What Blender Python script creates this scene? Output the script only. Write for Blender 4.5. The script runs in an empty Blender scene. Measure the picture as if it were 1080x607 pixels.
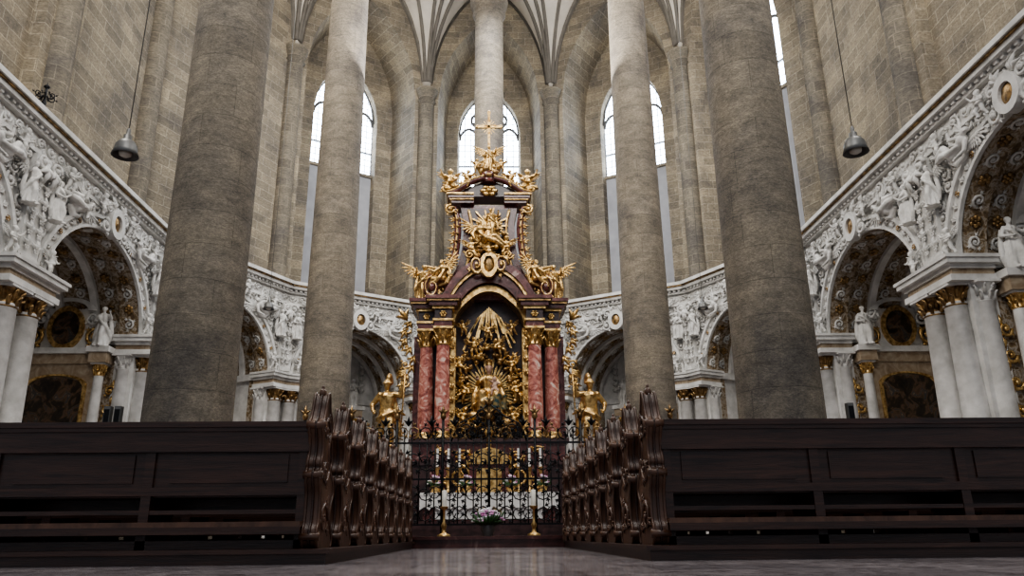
import bpy, math, random
from mathutils import Vector, Matrix
R=random.Random(7)
pi=math.pi
sc=bpy.context.scene
try: sc.view_settings.look='AgX - Medium High Contrast'
except Exception: pass
# ------------------------------------------------------------------ mesh builder
class MB:
    def __init__(s): s.v=[];s.f=[];s.m=[];s.s=[]
    def add(s,vs,fs,mat=0,smooth=False,M=None):
        o=len(s.v)
        if M is not None: vs=[tuple(M@Vector(v)) for v in vs]
        s.v.extend([tuple(v) for v in vs])
        for f in fs:
            s.f.append(tuple(i+o for i in f)); s.m.append(mat); s.s.append(smooth)
    def box(s,x0,x1,y0,y1,z0,z1,mat=0,M=None):
        vs=[(x0,y0,z0),(x1,y0,z0),(x1,y1,z0),(x0,y1,z0),(x0,y0,z1),(x1,y0,z1),(x1,y1,z1),(x0,y1,z1)]
        s.add(vs,[(0,3,2,1),(4,5,6,7),(0,1,5,4),(1,2,6,5),(2,3,7,6),(3,0,4,7)],mat,False,M)
    def lathe(s,prof,c=(0,0,0),seg=24,mat=0,M=None,fold=0,nf=7,sx=1,sy=1,smooth=True,tw=3):
        vs=[];fs=[]
        for (r,z) in prof:
            for k in range(seg):
                a=2*pi*k/seg
                rr=r*(1+fold*math.sin(nf*a+tw*z)+fold*.5*math.sin((nf+4)*a-2*z+1))
                vs.append((c[0]+rr*math.cos(a)*sx,c[1]+rr*math.sin(a)*sy,c[2]+z))
        n=len(prof)
        for i in range(n-1):
            for k in range(seg):
                k2=(k+1)%seg
                fs.append((i*seg+k,i*seg+k2,(i+1)*seg+k2,(i+1)*seg+k))
        s.add(vs,fs,mat,smooth,M)
        s.add([vs[k] for k in range(seg)],[tuple(range(seg-1,-1,-1))],mat,False,M)
        s.add([vs[(n-1)*seg+k] for k in range(seg)],[tuple(range(seg))],mat,False,M)
    def tube(s,pts,rad,seg=6,mat=0,M=None):
        pts=[Vector(p) for p in pts]; n=len(pts)
        if not isinstance(rad,(list,tuple)): rad=[rad]*n
        vs=[];fs=[];up=None
        for i in range(n):
            d=(pts[min(i+1,n-1)]-pts[max(i-1,0)])
            if d.length<1e-9: d=Vector((0,0,1))
            d.normalize()
            if up is None:
                up=Vector((0,1,0)) if abs(d.y)<.8 else Vector((1,0,0))
            a=(up-d*up.dot(d))
            if a.length<1e-5: a=Vector((1,0,0))-d*d.x
            a.normalize(); up=a; b=d.cross(a)
            for k in range(seg):
                t=2*pi*k/seg
                vs.append(pts[i]+(a*math.cos(t)+b*math.sin(t))*rad[i])
        for i in range(n-1):
            for k in range(seg):
                k2=(k+1)%seg
                fs.append((i*seg+k,i*seg+k2,(i+1)*seg+k2,(i+1)*seg+k))
        fs.append(tuple(range(seg-1,-1,-1))); fs.append(tuple((n-1)*seg+k for k in range(seg)))
        s.add(vs,fs,mat,True,M)
    def ell(s,c,r,mat=0,M=None,su=8,sv=6):
        if not isinstance(r,(list,tuple)): r=(r,r,r)
        vs=[(c[0],c[1],c[2]-r[2])];fs=[]
        for j in range(1,sv):
            ph=-pi/2+pi*j/sv
            for k in range(su):
                a=2*pi*k/su
                vs.append((c[0]+r[0]*math.cos(ph)*math.cos(a),c[1]+r[1]*math.cos(ph)*math.sin(a),c[2]+r[2]*math.sin(ph)))
        vs.append((c[0],c[1],c[2]+r[2])); L=len(vs)-1
        for k in range(su):
            k2=(k+1)%su
            fs.append((0,1+k2,1+k)); fs.append((L,L-su+k,L-su+k2))
            for j in range(sv-2):
                fs.append((1+j*su+k,1+j*su+k2,1+(j+1)*su+k2,1+(j+1)*su+k))
        s.add(vs,fs,mat,True,M)
    def prism(s,poly,y0,y1,mat=0,M=None,smooth=False):
        n=len(poly)
        vs=[(p[0],y0,p[1]) for p in poly]+[(p[0],y1,p[1]) for p in poly]
        fs=[tuple(range(n)),tuple(range(2*n-1,n-1,-1))]
        s.add(vs,fs,mat,False,M)
        s.add(vs,[(k,(k+1)%n,n+(k+1)%n,n+k) for k in range(n)],mat,smooth,M)
    def ring(s,cx,cz,ri,ro,y0,y1,mat=0,a0=0,a1=pi,n=32,sz=1,M=None):
        vs=[];fs=[]
        for i in range(n+1):
            a=a0+(a1-a0)*i/n; c=math.cos(a); q=math.sin(a)*sz
            vs+=[(cx+ri*c,y0,cz+ri*q),(cx+ro*c,y0,cz+ro*q),(cx+ro*c,y1,cz+ro*q),(cx+ri*c,y1,cz+ri*q)]
        for i in range(n):
            for k in range(4):
                k2=(k+1)%4
                fs.append((i*4+k,i*4+k2,(i+1)*4+k2,(i+1)*4+k))
        fs+=[(0,1,2,3),(n*4+3,n*4+2,n*4+1,n*4)]
        s.add(vs,fs,mat,False,M)
    def merge(s,o,M=None,mat=None):
        off=len(s.v)
        s.v.extend([tuple(M@Vector(v)) for v in o.v] if M is not None else o.v)
        s.f.extend([tuple(i+off for i in f) for f in o.f])
        s.m.extend(o.m if mat is None else [mat]*len(o.m)); s.s.extend(o.s)
    def mesh(s,name,mats):
        me=bpy.data.meshes.new(name)
        me.from_pydata(s.v,[],s.f)
        for m in mats: me.materials.append(m)
        me.polygons.foreach_set('material_index',s.m)
        me.polygons.foreach_set('use_smooth',s.s)
        me.update(); return me
def put(name,me,parent=None,loc=(0,0,0),rot=(0,0,0),scale=(1,1,1)):
    o=bpy.data.objects.new(name,me); sc.collection.objects.link(o)
    o.location=loc; o.rotation_euler=rot
    o.scale=scale if isinstance(scale,(tuple,list)) else (scale,)*3
    if parent: o.parent=parent
    return o
def T(x,y,z): return Matrix.Translation((x,y,z))
def RX(a): return Matrix.Rotation(a,4,'X')
def RY(a): return Matrix.Rotation(a,4,'Y')
def RZ(a): return Matrix.Rotation(a,4,'Z')
def S(a,b=None,c=None):
    if b is None: b=c=a
    return Matrix.Diagonal((a,b,c,1))
# ------------------------------------------------------------------ materials
def base(name):
    m=bpy.data.materials.new(name); m.use_nodes=True
    nt=m.node_tree; return m,nt,nt.nodes['Principled BSDF']
def ramp(nt,fac,stops):
    r=nt.nodes.new('ShaderNodeValToRGB')
    el=r.color_ramp.elements
    while len(el)<len(stops): el.new(.5)
    for e,(p,c) in zip(el,stops):
        e.position=p; e.color=(c[0],c[1],c[2],1)
    nt.links.new(fac,r.inputs[0]); return r.outputs[0]
def noise(nt,vec,scale,detail=4,dist=0,rough=.55):
    n=nt.nodes.new('ShaderNodeTexNoise'); n.inputs['Scale'].default_value=scale
    n.inputs['Detail'].default_value=detail; n.inputs['Distortion'].default_value=dist
    n.inputs['Roughness'].default_value=rough
    nt.links.new(vec,n.inputs['Vector']); return n.outputs['Fac']
def bump(nt,b,h,strength,dist=.02):
    n=nt.nodes.new('ShaderNodeBump'); n.inputs['Strength'].default_value=strength
    n.inputs['Distance'].default_value=dist
    nt.links.new(h,n.inputs['Height']); nt.links.new(n.outputs[0],b.inputs['Normal'])
def mixc(nt,a,b,fac,mode='MULTIPLY'):
    n=nt.nodes.new('ShaderNodeMix'); n.data_type='RGBA'; n.blend_type=mode
    if isinstance(fac,float): n.inputs[0].default_value=fac
    else: nt.links.new(fac,n.inputs[0])
    nt.links.new(a,n.inputs[6]); nt.links.new(b,n.inputs[7]); return n.outputs[2]
def mk(name,stops,scale=4,rough=.6,metal=0,bs=0,bscale=30,dist=0,detail=5,spec=None,bd=.02,stretch=None):
    m,nt,b=base(name)
    tc=nt.nodes.new('ShaderNodeTexCoord').outputs['Object']
    if stretch:
        mp=nt.nodes.new('ShaderNodeMapping'); mp.inputs['Scale'].default_value=stretch
        nt.links.new(tc,mp.inputs[0]); tc=mp.outputs[0]
    if len(stops)==3 and not isinstance(stops[0],(tuple,list)):
        stops=[(.35,tuple(x*.8 for x in stops)),(.65,stops)]
    nt.links.new(ramp(nt,noise(nt,tc,scale,detail,dist),stops),b.inputs['Base Color'])
    b.inputs['Roughness'].default_value=rough; b.inputs['Metallic'].default_value=metal
    if spec is not None: b.inputs['Specular IOR Level'].default_value=spec
    if bs: bump(nt,b,noise(nt,tc,bscale,4),bs,bd)
    return m
def ashlar(name,c1,c2,mort,bw,rh,radial=None,bs=.5,ns=9,mot=((.32,(.5,.49,.47)),(.68,(1.3,1.27,1.2))),pebble=False,ms=.014):
    m,nt,b=base(name)
    tc=nt.nodes.new('ShaderNodeTexCoord').outputs['Object']
    sp=nt.nodes.new('ShaderNodeSeparateXYZ'); nt.links.new(tc,sp.inputs[0])
    cb=nt.nodes.new('ShaderNodeCombineXYZ')
    if radial:
        at=nt.nodes.new('ShaderNodeMath'); at.operation='ARCTAN2'
        nt.links.new(sp.outputs[1],at.inputs[0]); nt.links.new(sp.outputs[0],at.inputs[1])
        mu=nt.nodes.new('ShaderNodeMath'); mu.operation='MULTIPLY'; mu.inputs[1].default_value=radial
        nt.links.new(at.outputs[0],mu.inputs[0]); nt.links.new(mu.outputs[0],cb.inputs[0])
    else:
        ad=nt.nodes.new('ShaderNodeMath'); ad.operation='ADD'
        nt.links.new(sp.outputs[0],ad.inputs[0]); nt.links.new(sp.outputs[1],ad.inputs[1])
        nt.links.new(ad.outputs[0],cb.inputs[0])
    # slightly uneven courses
    wob=nt.nodes.new('ShaderNodeMath'); wob.operation='MULTIPLY_ADD'; wob.inputs[1].default_value=.07
    nt.links.new(noise(nt,tc,1.3,3),wob.inputs[0]); nt.links.new(sp.outputs[2],wob.inputs[2])
    nt.links.new(wob.outputs[0],cb.inputs[1])
    br=nt.nodes.new('ShaderNodeTexBrick'); nt.links.new(cb.outputs[0],br.inputs['Vector'])
    br.inputs['Color1'].default_value=(*c1,1); br.inputs['Color2'].default_value=(*c2,1)
    br.inputs['Mortar'].default_value=(*mort,1); br.inputs['Scale'].default_value=1
    br.inputs['Mortar Size'].default_value=ms; br.inputs['Mortar Smooth'].default_value=.3
    br.inputs['Brick Width'].default_value=bw; br.inputs['Row Height'].default_value=rh
    br.squash=1.5; br.squash_frequency=3; br.offset=.37
    big=ramp(nt,noise(nt,tc,.45,5,.5,.65),[(.36,(.6,.6,.63)),(.64,(1.2,1.16,1.06))])
    mp=nt.nodes.new('ShaderNodeMapping'); mp.inputs['Scale'].default_value=(1,1,2.0)
    nt.links.new(tc,mp.inputs[0])
    n1=ramp(nt,noise(nt,mp.outputs[0],ns,7,.4,.75),list(mot))
    col=mixc(nt,mixc(nt,br.outputs[0],n1,1.0),big,1.0)
    h=noise(nt,tc,ns*3,5,0,.7)
    if pebble:
        for sc_,lo,hi,fc in ((22,(1.3,1.27,1.22),(.68,.67,.66),.5),(48,(1.3,1.27,1.22),(.68,.67,.66),.6)):
            vo=nt.nodes.new('ShaderNodeTexVoronoi'); vo.inputs['Scale'].default_value=sc_
            nt.links.new(mp.outputs[0],vo.inputs['Vector'])
            sx=nt.nodes.new('ShaderNodeSeparateColor'); nt.links.new(vo.outputs['Color'],sx.inputs[0])
            col=mixc(nt,col,ramp(nt,sx.outputs[0],[(.1,hi),(.9,lo)]),fc)
        h=noise(nt,mp.outputs[0],24,7,0,.8)
    nt.links.new(col,b.inputs['Base Color'])
    b.inputs['Roughness'].default_value=.85
    bump(nt,b,h,bs,.03)
    return m
M_wall=ashlar('ashlar_stone',(.3,.266,.215),(.195,.175,.148),(.38,.35,.3),.78,.38)
M_col=ashlar('conglomerate_stone',(.235,.215,.19),(.195,.178,.158),(.14,.13,.115),1.3,.62,radial=.75,bs=.5,ns=2.6,pebble=True,ms=.008,mot=((.34,(.7,.69,.67)),(.66,(1.25,1.23,1.18))))
M_shaft=ashlar('shaft_stone',(.21,.192,.166),(.15,.137,.12),(.27,.245,.21),.7,.45,radial=.4)
M_plain=mk('pale_plaster',(.34,.345,.37),1.2,.9,bs=.2)
M_vault=mk('vault_plaster',[(.3,(.5,.46,.4)),(.7,(.68,.63,.56))],.8,.9,bs=.2,bscale=8)
M_rib=mk('rib_stone',(.17,.155,.135),3,.85,bs=.3)
M_stucco=mk('white_stucco',[(.3,(.48,.47,.445)),(.7,(.78,.765,.74))],2.5,.7,bs=.35,bscale=14)
M_gilt=mk('gilded_stucco',[(.38,(.13,.085,.045)),(.46,(.28,.2,.11)),(.52,(.44,.39,.33)),(.62,(.2,.14,.07))],4.5,.6,bs=.9,bscale=9,dist=1.2,bd=.06)
M_gold=mk('gilding',[(.35,(.3,.17,.06)),(.65,(.84,.6,.27))],9,.36,.85,bs=.3,bscale=25)
M_dgold=mk('dark_gilding',[(.35,(.1,.06,.03)),(.65,(.5,.33,.15))],7,.4,.8,bs=.3,bscale=25)
M_red=mk('red_marble',[(.3,(.045,.016,.016)),(.5,(.12,.04,.038)),(.62,(.17,.07,.065)),(.68,(.32,.21,.19))],3,.25,dist=1.5,detail=8)
M_pink=mk('pink_marble',[(.34,(.2,.06,.055)),(.48,(.42,.16,.13)),(.58,(.55,.27,.22)),(.66,(.66,.54,.48))],3.5,.22,dist=2,detail=8)
M_dark=mk('dark_marble',[(.35,(.026,.016,.016)),(.7,(.085,.045,.045))],3,.3,dist=1)
M_tan=mk('tan_marble',[(.35,(.28,.2,.13)),(.7,(.48,.4,.3))],3,.35,dist=1.5)
M_paint=mk('oil_painting',[(.3,(.008,.007,.006)),(.47,(.03,.02,.012)),(.55,(.12,.07,.04)),(.63,(.03,.04,.045)),(.74,(.3,.2,.12))],2.6,.3,dist=1.2,detail=6)
M_wood=mk('dark_walnut',[(.3,(.016,.007,.005)),(.7,(.066,.028,.018))],5,.34,bs=.15,bscale=30,dist=1,stretch=(.35,1,5))
M_woodl=mk('worn_walnut',[(.3,(.04,.019,.012)),(.7,(.15,.072,.042))],6,.36,bs=.2,bscale=30,dist=1,stretch=(1,1,.4))
M_iron=mk('wrought_iron',(.02,.02,.022),6,.45,.7)
M_cloth=mk('white_linen',(.8,.8,.79),5,.8,bs=.2,bscale=10)
M_blue=mk('blue_green_drapery',[(.4,(.02,.07,.08)),(.6,(.3,.22,.09))],9,.45,.3)
M_skin=mk('painted_flesh',(.5,.33,.25),5,.5)
M_leaf=mk('plant_leaves',(.03,.09,.02),8,.5)
M_pinkf=mk('pink_petals',[(.3,(.5,.12,.35)),(.6,(.75,.45,.68))],10,.6)
M_whitef=mk('white_petals',(.8,.78,.8),10,.6)
M_wax=mk('candle_wax',(.8,.77,.68),5,.4)
M_grey=mk('grey_metal',(.17,.17,.165),5,.45,.4)
M_step=mk('red_step_marble',[(.3,(.035,.012,.011)),(.6,(.09,.03,.026)),(.7,(.16,.09,.075))],4,.25,dist=1)
# floor
m,nt,b=base('stone_paving'); M_floor=m
tc=nt.nodes.new('ShaderNodeTexCoord').outputs['Object']
br=nt.nodes.new('ShaderNodeTexBrick'); nt.links.new(tc,br.inputs['Vector'])
br.inputs['Color1'].default_value=(.26,.24,.245,1); br.inputs['Color2'].default_value=(.15,.14,.148,1); br.inputs['Mortar'].default_value=(.07,.065,.065,1)
br.inputs['Scale'].default_value=1; br.inputs['Brick Width'].default_value=.9; br.inputs['Row Height'].default_value=.6; br.inputs['Mortar Size'].default_value=.006
n1=ramp(nt,noise(nt,tc,4,9,2.2,.78),[(.4,(.5,.46,.47)),(.6,(1.7,1.65,1.65))])
nt.links.new(mixc(nt,br.outputs[0],n1,1.0),b.inputs['Base Color'])
b.inputs['Roughness'].default_value=.15; bump(nt,b,noise(nt,tc,12,4),.15,.008)
# window glass
m,nt,b=base('leaded_glass'); M_glass=m
tc=nt.nodes.new('ShaderNodeTexCoord').outputs['Object']
sp=nt.nodes.new('ShaderNodeSeparateXYZ'); nt.links.new(tc,sp.inputs[0])
cb=nt.nodes.new('ShaderNodeCombineXYZ'); nt.links.new(sp.outputs[0],cb.inputs[0]); nt.links.new(sp.outputs[2],cb.inputs[1])
br=nt.nodes.new('ShaderNodeTexBrick'); nt.links.new(cb.outputs[0],br.inputs['Vector'])
br.inputs['Color1'].default_value=(.86,.93,1,1); br.inputs['Color2'].default_value=(.7,.8,.95,1); br.inputs['Mortar'].default_value=(.08,.1,.13,1)
br.inputs['Scale'].default_value=1; br.inputs['Brick Width'].default_value=.33; br.inputs['Row Height'].default_value=.33; br.inputs['Mortar Size'].default_value=.03
br.offset=0
nt.links.new(br.outputs[0],b.inputs['Emission Color']); b.inputs['Emission Strength'].default_value=18
b.inputs['Base Color'].default_value=(.3,.35,.4,1)

# ------------------------------------------------------------------ ornament helpers
def scroll(mb,x,z,r,sgn=1,y=0,mat=0,start=0,turn=1.4,th=.05,leaves=True,n=16,M=None):
    pts=[];rad=[]
    for i in range(n):
        t=i/(n-1); a=start+sgn*2*pi*turn*t; rr=r*(1-t)**.75+r*.08
        pts.append((x+rr*math.cos(a),y-th*.5*t,z+rr*math.sin(a))); rad.append(th*(1-.55*t))
    mb.tube(pts,rad,5,mat,M); mb.ell((x,y-th*.5,z),th*1.3,mat,M,6,4)
    if leaves:
        for i in (1,4,7):
            a=start+sgn*2*pi*turn*i/(n-1)
            leaf(mb,x+r*1.0*math.cos(a),z+r*1.0*math.sin(a),a+sgn*.7,r*.75,y,mat,M)
def leaf(mb,x,z,ang,L,y=0,mat=0,M=None,k=3):
    for j in range(k):
        q=(j-(k-1)/2); a=ang+q*.45; l=L*(1-.22*abs(q))
        p0=(x,y,z); p1=(x+.55*l*math.cos(a),y-.14*L,z+.55*l*math.sin(a)); a2=a+q*.5
        p2=(p1[0]+.45*l*math.cos(a2),y+.0,p1[2]+.45*l*math.sin(a2))
        mb.tube([p0,p1,p2],[.05*L,.15*L,.03*L],5,mat,M)
def rosette(mb,x,z,r,y,mat,M=None):
    for k in range(6):
        a=k*pi/3
        mb.ell((x+r*.55*math.cos(a),y,z+r*.55*math.sin(a)),(r*.36,r*.22,r*.36),mat,M,6,4)
    mb.ell((x,y-.1*r,z),r*.3,mat,M,6,4)
def capital(mb,x,y,z,r,h,mat,matb=None,seg=20):
    if matb is None: matb=mat
    mb.lathe([(r*1.02,0),(r*1.15,.04*h),(r*1.02,.1*h),(r*1.0,.3*h),(r*1.15,.7*h),(r*1.45,.88*h)],(x,y,z),seg,mat)
    for row,(zz,hh,n) in enumerate([(.1*h,.4*h,8),(.35*h,.45*h,8)]):
        for k in range(n):
            a=2*pi*(k+.5*row)/n; c,s=math.cos(a),math.sin(a)
            r0=r*1.05;r1=r*1.2;r2=r*1.55
            mb.tube([(x+r0*c,y+r0*s,z+zz),(x+r1*c,y+r1*s,z+zz+.7*hh),(x+r2*c,y+r2*s,z+zz+hh),(x+r2*c,y+r2*s,z+zz+.8*hh)],[r*.2,r*.22,r*.14,r*.05],5,mat)
    w=r*1.5
    mb.box(x-w,x+w,y-w,y+w,z+.88*h,z+h,matb)
# ------------------------------------------------------------------ figures
def cap(mb,a,b,ra,rb):
    mb.tube([a,b],[ra,rb],10,0); mb.ell(a,ra,0,None,10,8); mb.ell(b,rb,0,None,10,8)
def limb(mb,pts,rs):
    for i in range(len(pts)-1): cap(mb,pts[i],pts[i+1],rs[i],rs[i+1])
def head(mb,c,s=1,hair=True,yaw=0,tilt=0):
    M=T(*c)@RZ(yaw)@RX(tilt)@S(s)
    mb.ell((0,0,0),(.082,.1,.12),0,M,14,12)
    mb.ell((0,-.02,-.07),(.06,.07,.06),0,M,10,8)
    mb.ell((0,-.105,-.01),(.014,.022,.03),0,M,8,6)
    mb.ell((0,-.09,.03),(.05,.02,.012),0,M,8,6)
    mb.ell((0,-.095,-.055),(.026,.012,.012),0,M,8,6)
    if hair:
        for k in range(9):
            a=pi*.02+pi*.96*k/8
            mb.ell((.08*math.cos(a),.05*math.sin(a)+.01,.03+.03*math.sin(a*3)),.045,0,M,8,6)
        mb.ell((0,.03,.06),(.09,.1,.085),0,M,10,8)
def hand(mb,c,d,s=1,mat=0):
    c=Vector(c); d=Vector(d).normalized(); u=d.cross(Vector((0,1,0)))
    if u.length<.1: u=Vector((1,0,0))
    u.normalize(); w=d.cross(u)
    mb.tube([c,c+d*.07*s],[.03*s,.036*s],8,mat)
    for k in range(4):
        o=c+d*.07*s+u*(k-1.5)*.02*s; L=(.06,.075,.07,.055)[k]*s
        mb.tube([o,o+d*L*.6,o+d*L*.9+w*L*.4],[.011*s,.01*s,.008*s],5,mat)
    mb.tube([c+d*.02*s,c+d*.05*s+u*.05*s,c+d*.08*s+u*.06*s],[.014*s,.012*s,.009*s],5,mat)
def remesh(mb,vox):
    me=mb.mesh('tmp',[]); o=bpy.data.objects.new('tmp',me); sc.collection.objects.link(o)
    r=o.modifiers.new('r','REMESH'); r.mode='VOXEL'; r.voxel_size=vox
    q=o.modifiers.new('s','SMOOTH'); q.iterations=2; q.factor=.5
    dg=bpy.context.evaluated_depsgraph_get(); ev=o.evaluated_get(dg); em=ev.to_mesh()
    out=MB(); out.add([tuple(v.co) for v in em.vertices],[tuple(p.vertices) for p in em.polygons],0,True)
    ev.to_mesh_clear(); bpy.data.objects.remove(o); bpy.data.meshes.remove(me)
    return out
def wing(mb,o,side,L,mat=0,lift=0):
    # arm bone rises outward, feathers hang from it, longest at the wrist
    def bone(t):
        return (L*(.05+.42*t),L*(.02+.42*math.sin(t*1.75)))
    prev=[]
    for i in range(7):
        bx,bz=bone(i/6); prev.append((o[0]+side*bx,o[1],o[2]+bz))
    mb.tube(prev,[.035*L/.8+.01,.05*L,.05*L,.045*L,.045*L,.04*L,.03*L],6,mat)
    for row,(n,ls) in enumerate([(10,.85),(9,.5),(8,.28)]):
        for k in range(n):
            t=k/(n-1); bx,bz=bone(t)
            a=math.radians(-75+ (95+lift)*t**2.2)
            l=L*ls*(.5+.5*t)
            M=T(o[0]+side*bx,o[1]-.022*row,o[2]+bz)@S(side,1,1)@RY(-a)
            mb.ell((l*.48,0,0),(l*.52,.02,.06*L),mat,M,8,6)
def robe(mb,prof,c=(0,0,0),fold=.09,sy=.72,M=None,nf=8):
    mb.lathe(prof,c,40,0,M,fold,nf,1,sy)
def f_standing(wings=False):
    mb=MB()
    robe(mb,[(.33,0),(.32,.1),(.27,.4),(.23,.7),(.2,.95),(.165,1.08),(.19,1.25),(.215,1.38),(.15,1.47),(.06,1.52)],fold=.12)
    cap(mb,(0,0,1.45),(0,-.01,1.6),.06,.055); head(mb,(0,-.02,1.67),1,True,.25)
    limb(mb,[(.19,0,1.4),(.38,-.08,1.24),(.42,-.3,1.42)],[.075,.06,.038])
    limb(mb,[(-.19,0,1.4),(-.34,-.02,1.12),(-.14,-.26,1.05)],[.075,.065,.04])
    mb.tube([(-.22,.02,1.44),(-.1,-.2,1.25),(.1,-.23,1.0),(.26,-.1,.8),(.34,.05,.5),(.4,.1,.25)],[.06,.06,.07,.08,.07,.03],8)
    mb.tube([(.2,.1,1.4),(.3,.14,1.0),(.36,.12,.6),(.3,.1,.15)],[.06,.09,.1,.05],8)
    mb.tube([(-.2,.12,1.4),(-.3,.12,.9),(-.34,.1,.4),(-.28,.08,.1)],[.06,.08,.09,.05],8)
    limb(mb,[(.08,-.1,.9),(.1,-.24,.5),(.09,-.2,.06)],[.12,.1,.08])
    cap(mb,(.1,-.2,.03),(.12,-.36,.02),.05,.04); cap(mb,(-.1,-.16,.03),(-.14,-.3,.02),.05,.04)
    out=remesh(mb,.022)
    hand(out,(.42,-.3,1.42),(.1,-.3,.8)); hand(out,(-.14,-.26,1.05),(.8,-.3,.2))
    if wings:
        wing(out,(.08,.16,1.3),1,.8); wing(out,(-.08,.16,1.3),-1,.8)
    return out
def f_knight():
    mb=MB()
    limb(mb,[(.1,0,.95),(.17,-.1,.5),(.18,.0,.08)],[.12,.085,.06])
    limb(mb,[(-.1,0,.95),(-.13,.0,.5),(-.15,.06,.08)],[.12,.085,.06])
    cap(mb,(.18,0,.05),(.22,-.17,.04),.055,.045); cap(mb,(-.15,.05,.05),(-.24,-.1,.04),.055,.045)
    mb.lathe([(.27,.68),(.22,.85),(.17,1.0),(.2,1.2),(.23,1.36),(.15,1.46),(.06,1.5)],(0,0,0),40,0,None,.05,12,1,.75)
    cap(mb,(0,0,1.45),(0,-.01,1.58),.06,.055); head(mb,(0,-.02,1.66),1.05,False,-.2)
    mb.ell((0,.01,1.72),(.12,.13,.11)); mb.lathe([(.16,0),(.15,.02),(.1,.03)],(0,0,1.7),20)
    for k in range(7):
        t=k/6; mb.ell((.02,.0+.2*t,1.86+.12*math.sin(pi*t*.9)-.12*t),(.07,.08,.09))
    limb(mb,[(.2,0,1.4),(.45,-.06,1.35),(.5,-.2,1.62)],[.09,.07,.045])
    limb(mb,[(-.2,0,1.4),(-.42,.0,1.15),(-.3,-.22,.95)],[.09,.07,.045])
    mb.tube([(-.12,.14,1.42),(-.2,.2,1.0),(-.24,.22,.6),(-.2,.2,.25)],[.06,.1,.1,.05],8)
    mb.tube([(.12,.14,1.4),(.18,.22,1.0),(.25,.26,.5),(.36,.25,.3)],[.06,.1,.1,.04],8)
    mb.tube([(-.25,-.05,.75),(0,-.25,.8),(.3,-.1,.95),(.5,.1,.85)],[.05,.06,.06,.03],8)
    out=remesh(mb,.022)
    hand(out,(.5,-.2,1.62),(.1,-.1,.9)); hand(out,(-.3,-.22,.95),(.5,-.3,-.5))
    out.tube([(.5,-.22,.3),(.58,-.22,2.1)],.018,6)
    for q in range(3):
        out.tube([(.57,-.22,2.0-q*.04),(.49,-.24,1.95-q*.05),(.4,-.2,1.98-q*.06),(.33,-.22,1.9-q*.07)],[.02,.04,.035,.015],6)
    return out
def f_reclining(wings=True):
    mb=MB()
    limb(mb,[(0,0,.05),(-.14,-.03,.35),(-.2,-.05,.55)],[.17,.15,.17])
    cap(mb,(-.21,-.05,.6),(-.23,-.07,.72),.06,.055); head(mb,(-.24,-.1,.8),1,True,.5)
    limb(mb,[(.02,-.08,.05),(.42,-.2,.2),(.78,-.12,-.1)],[.15,.11,.065])
    limb(mb,[(.02,.04,.0),(.45,.0,.02),(.85,.0,-.2)],[.15,.11,.065])
    cap(mb,(.78,-.12,-.1),(.9,-.2,-.16),.055,.035)
    limb(mb,[(-.04,-.1,.58),(.2,-.2,.48),(.4,-.22,.66)],[.08,.06,.04])
    limb(mb,[(-.36,-.05,.56),(-.5,-.08,.3),(-.42,-.2,.08)],[.08,.06,.04])
    mb.tube([(-.25,-.15,.4),(.05,-.25,.1),(.4,-.18,-.02),(.75,-.05,-.2),(.95,.0,-.3)],[.05,.1,.12,.1,.04],8)
    mb.tube([(-.3,.05,.5),(-.35,.1,.1),(-.15,.08,-.15),(.3,.05,-.15)],[.06,.1,.12,.08],8)
    mb.tube([(.0,.05,.5),(.25,.1,.35),(.5,.08,.3),(.72,.05,.42)],[.06,.07,.06,.02],8)
    out=remesh(mb,.022)
    hand(out,(.4,-.22,.66),(.4,-.2,.6)); hand(out,(-.42,-.2,.08),(.3,-.2,-.5))
    if wings:
        wing(out,(-.12,.1,.5),1,.7,0,15); wing(out,(-.3,.1,.5),-1,.7,0,15)
    return out
def f_putto():
    mb=MB()
    mb.ell((0,0,.36),(.12,.1,.14),0,None,12,10); mb.ell((0,0,.5),(.11,.09,.12),0,None,12,10)
    head(mb,(0,-.02,.7),.95,True,.2)
    limb(mb,[(.06,0,.28),(.14,-.1,.12),(.1,-.02,-.06)],[.08,.065,.04])
    limb(mb,[(-.06,0,.28),(-.1,.02,.08),(-.16,.1,-.06)],[.08,.065,.04])
    cap(mb,(.1,-.02,-.06),(.12,-.1,-.08),.035,.028); cap(mb,(-.16,.1,-.06),(-.18,.04,-.1),.035,.028)
    limb(mb,[(.11,0,.55),(.24,-.06,.55),(.32,-.12,.68)],[.055,.045,.03])
    limb(mb,[(-.11,0,.55),(-.22,-.06,.42),(-.16,-.18,.36)],[.055,.045,.03])
    mb.tube([(-.16,0,.4),(0,-.13,.3),(.16,-.02,.28),(.3,.08,.36)],[.03,.045,.045,.02],8)
    out=remesh(mb,.018)
    hand(out,(.32,-.12,.68),(.2,-.2,.8),.7); hand(out,(-.16,-.18,.36),(.6,-.4,.1),.7)
    wing(out,(.05,.09,.5),1,.36); wing(out,(-.05,.09,.5),-1,.36)
    return out
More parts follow.
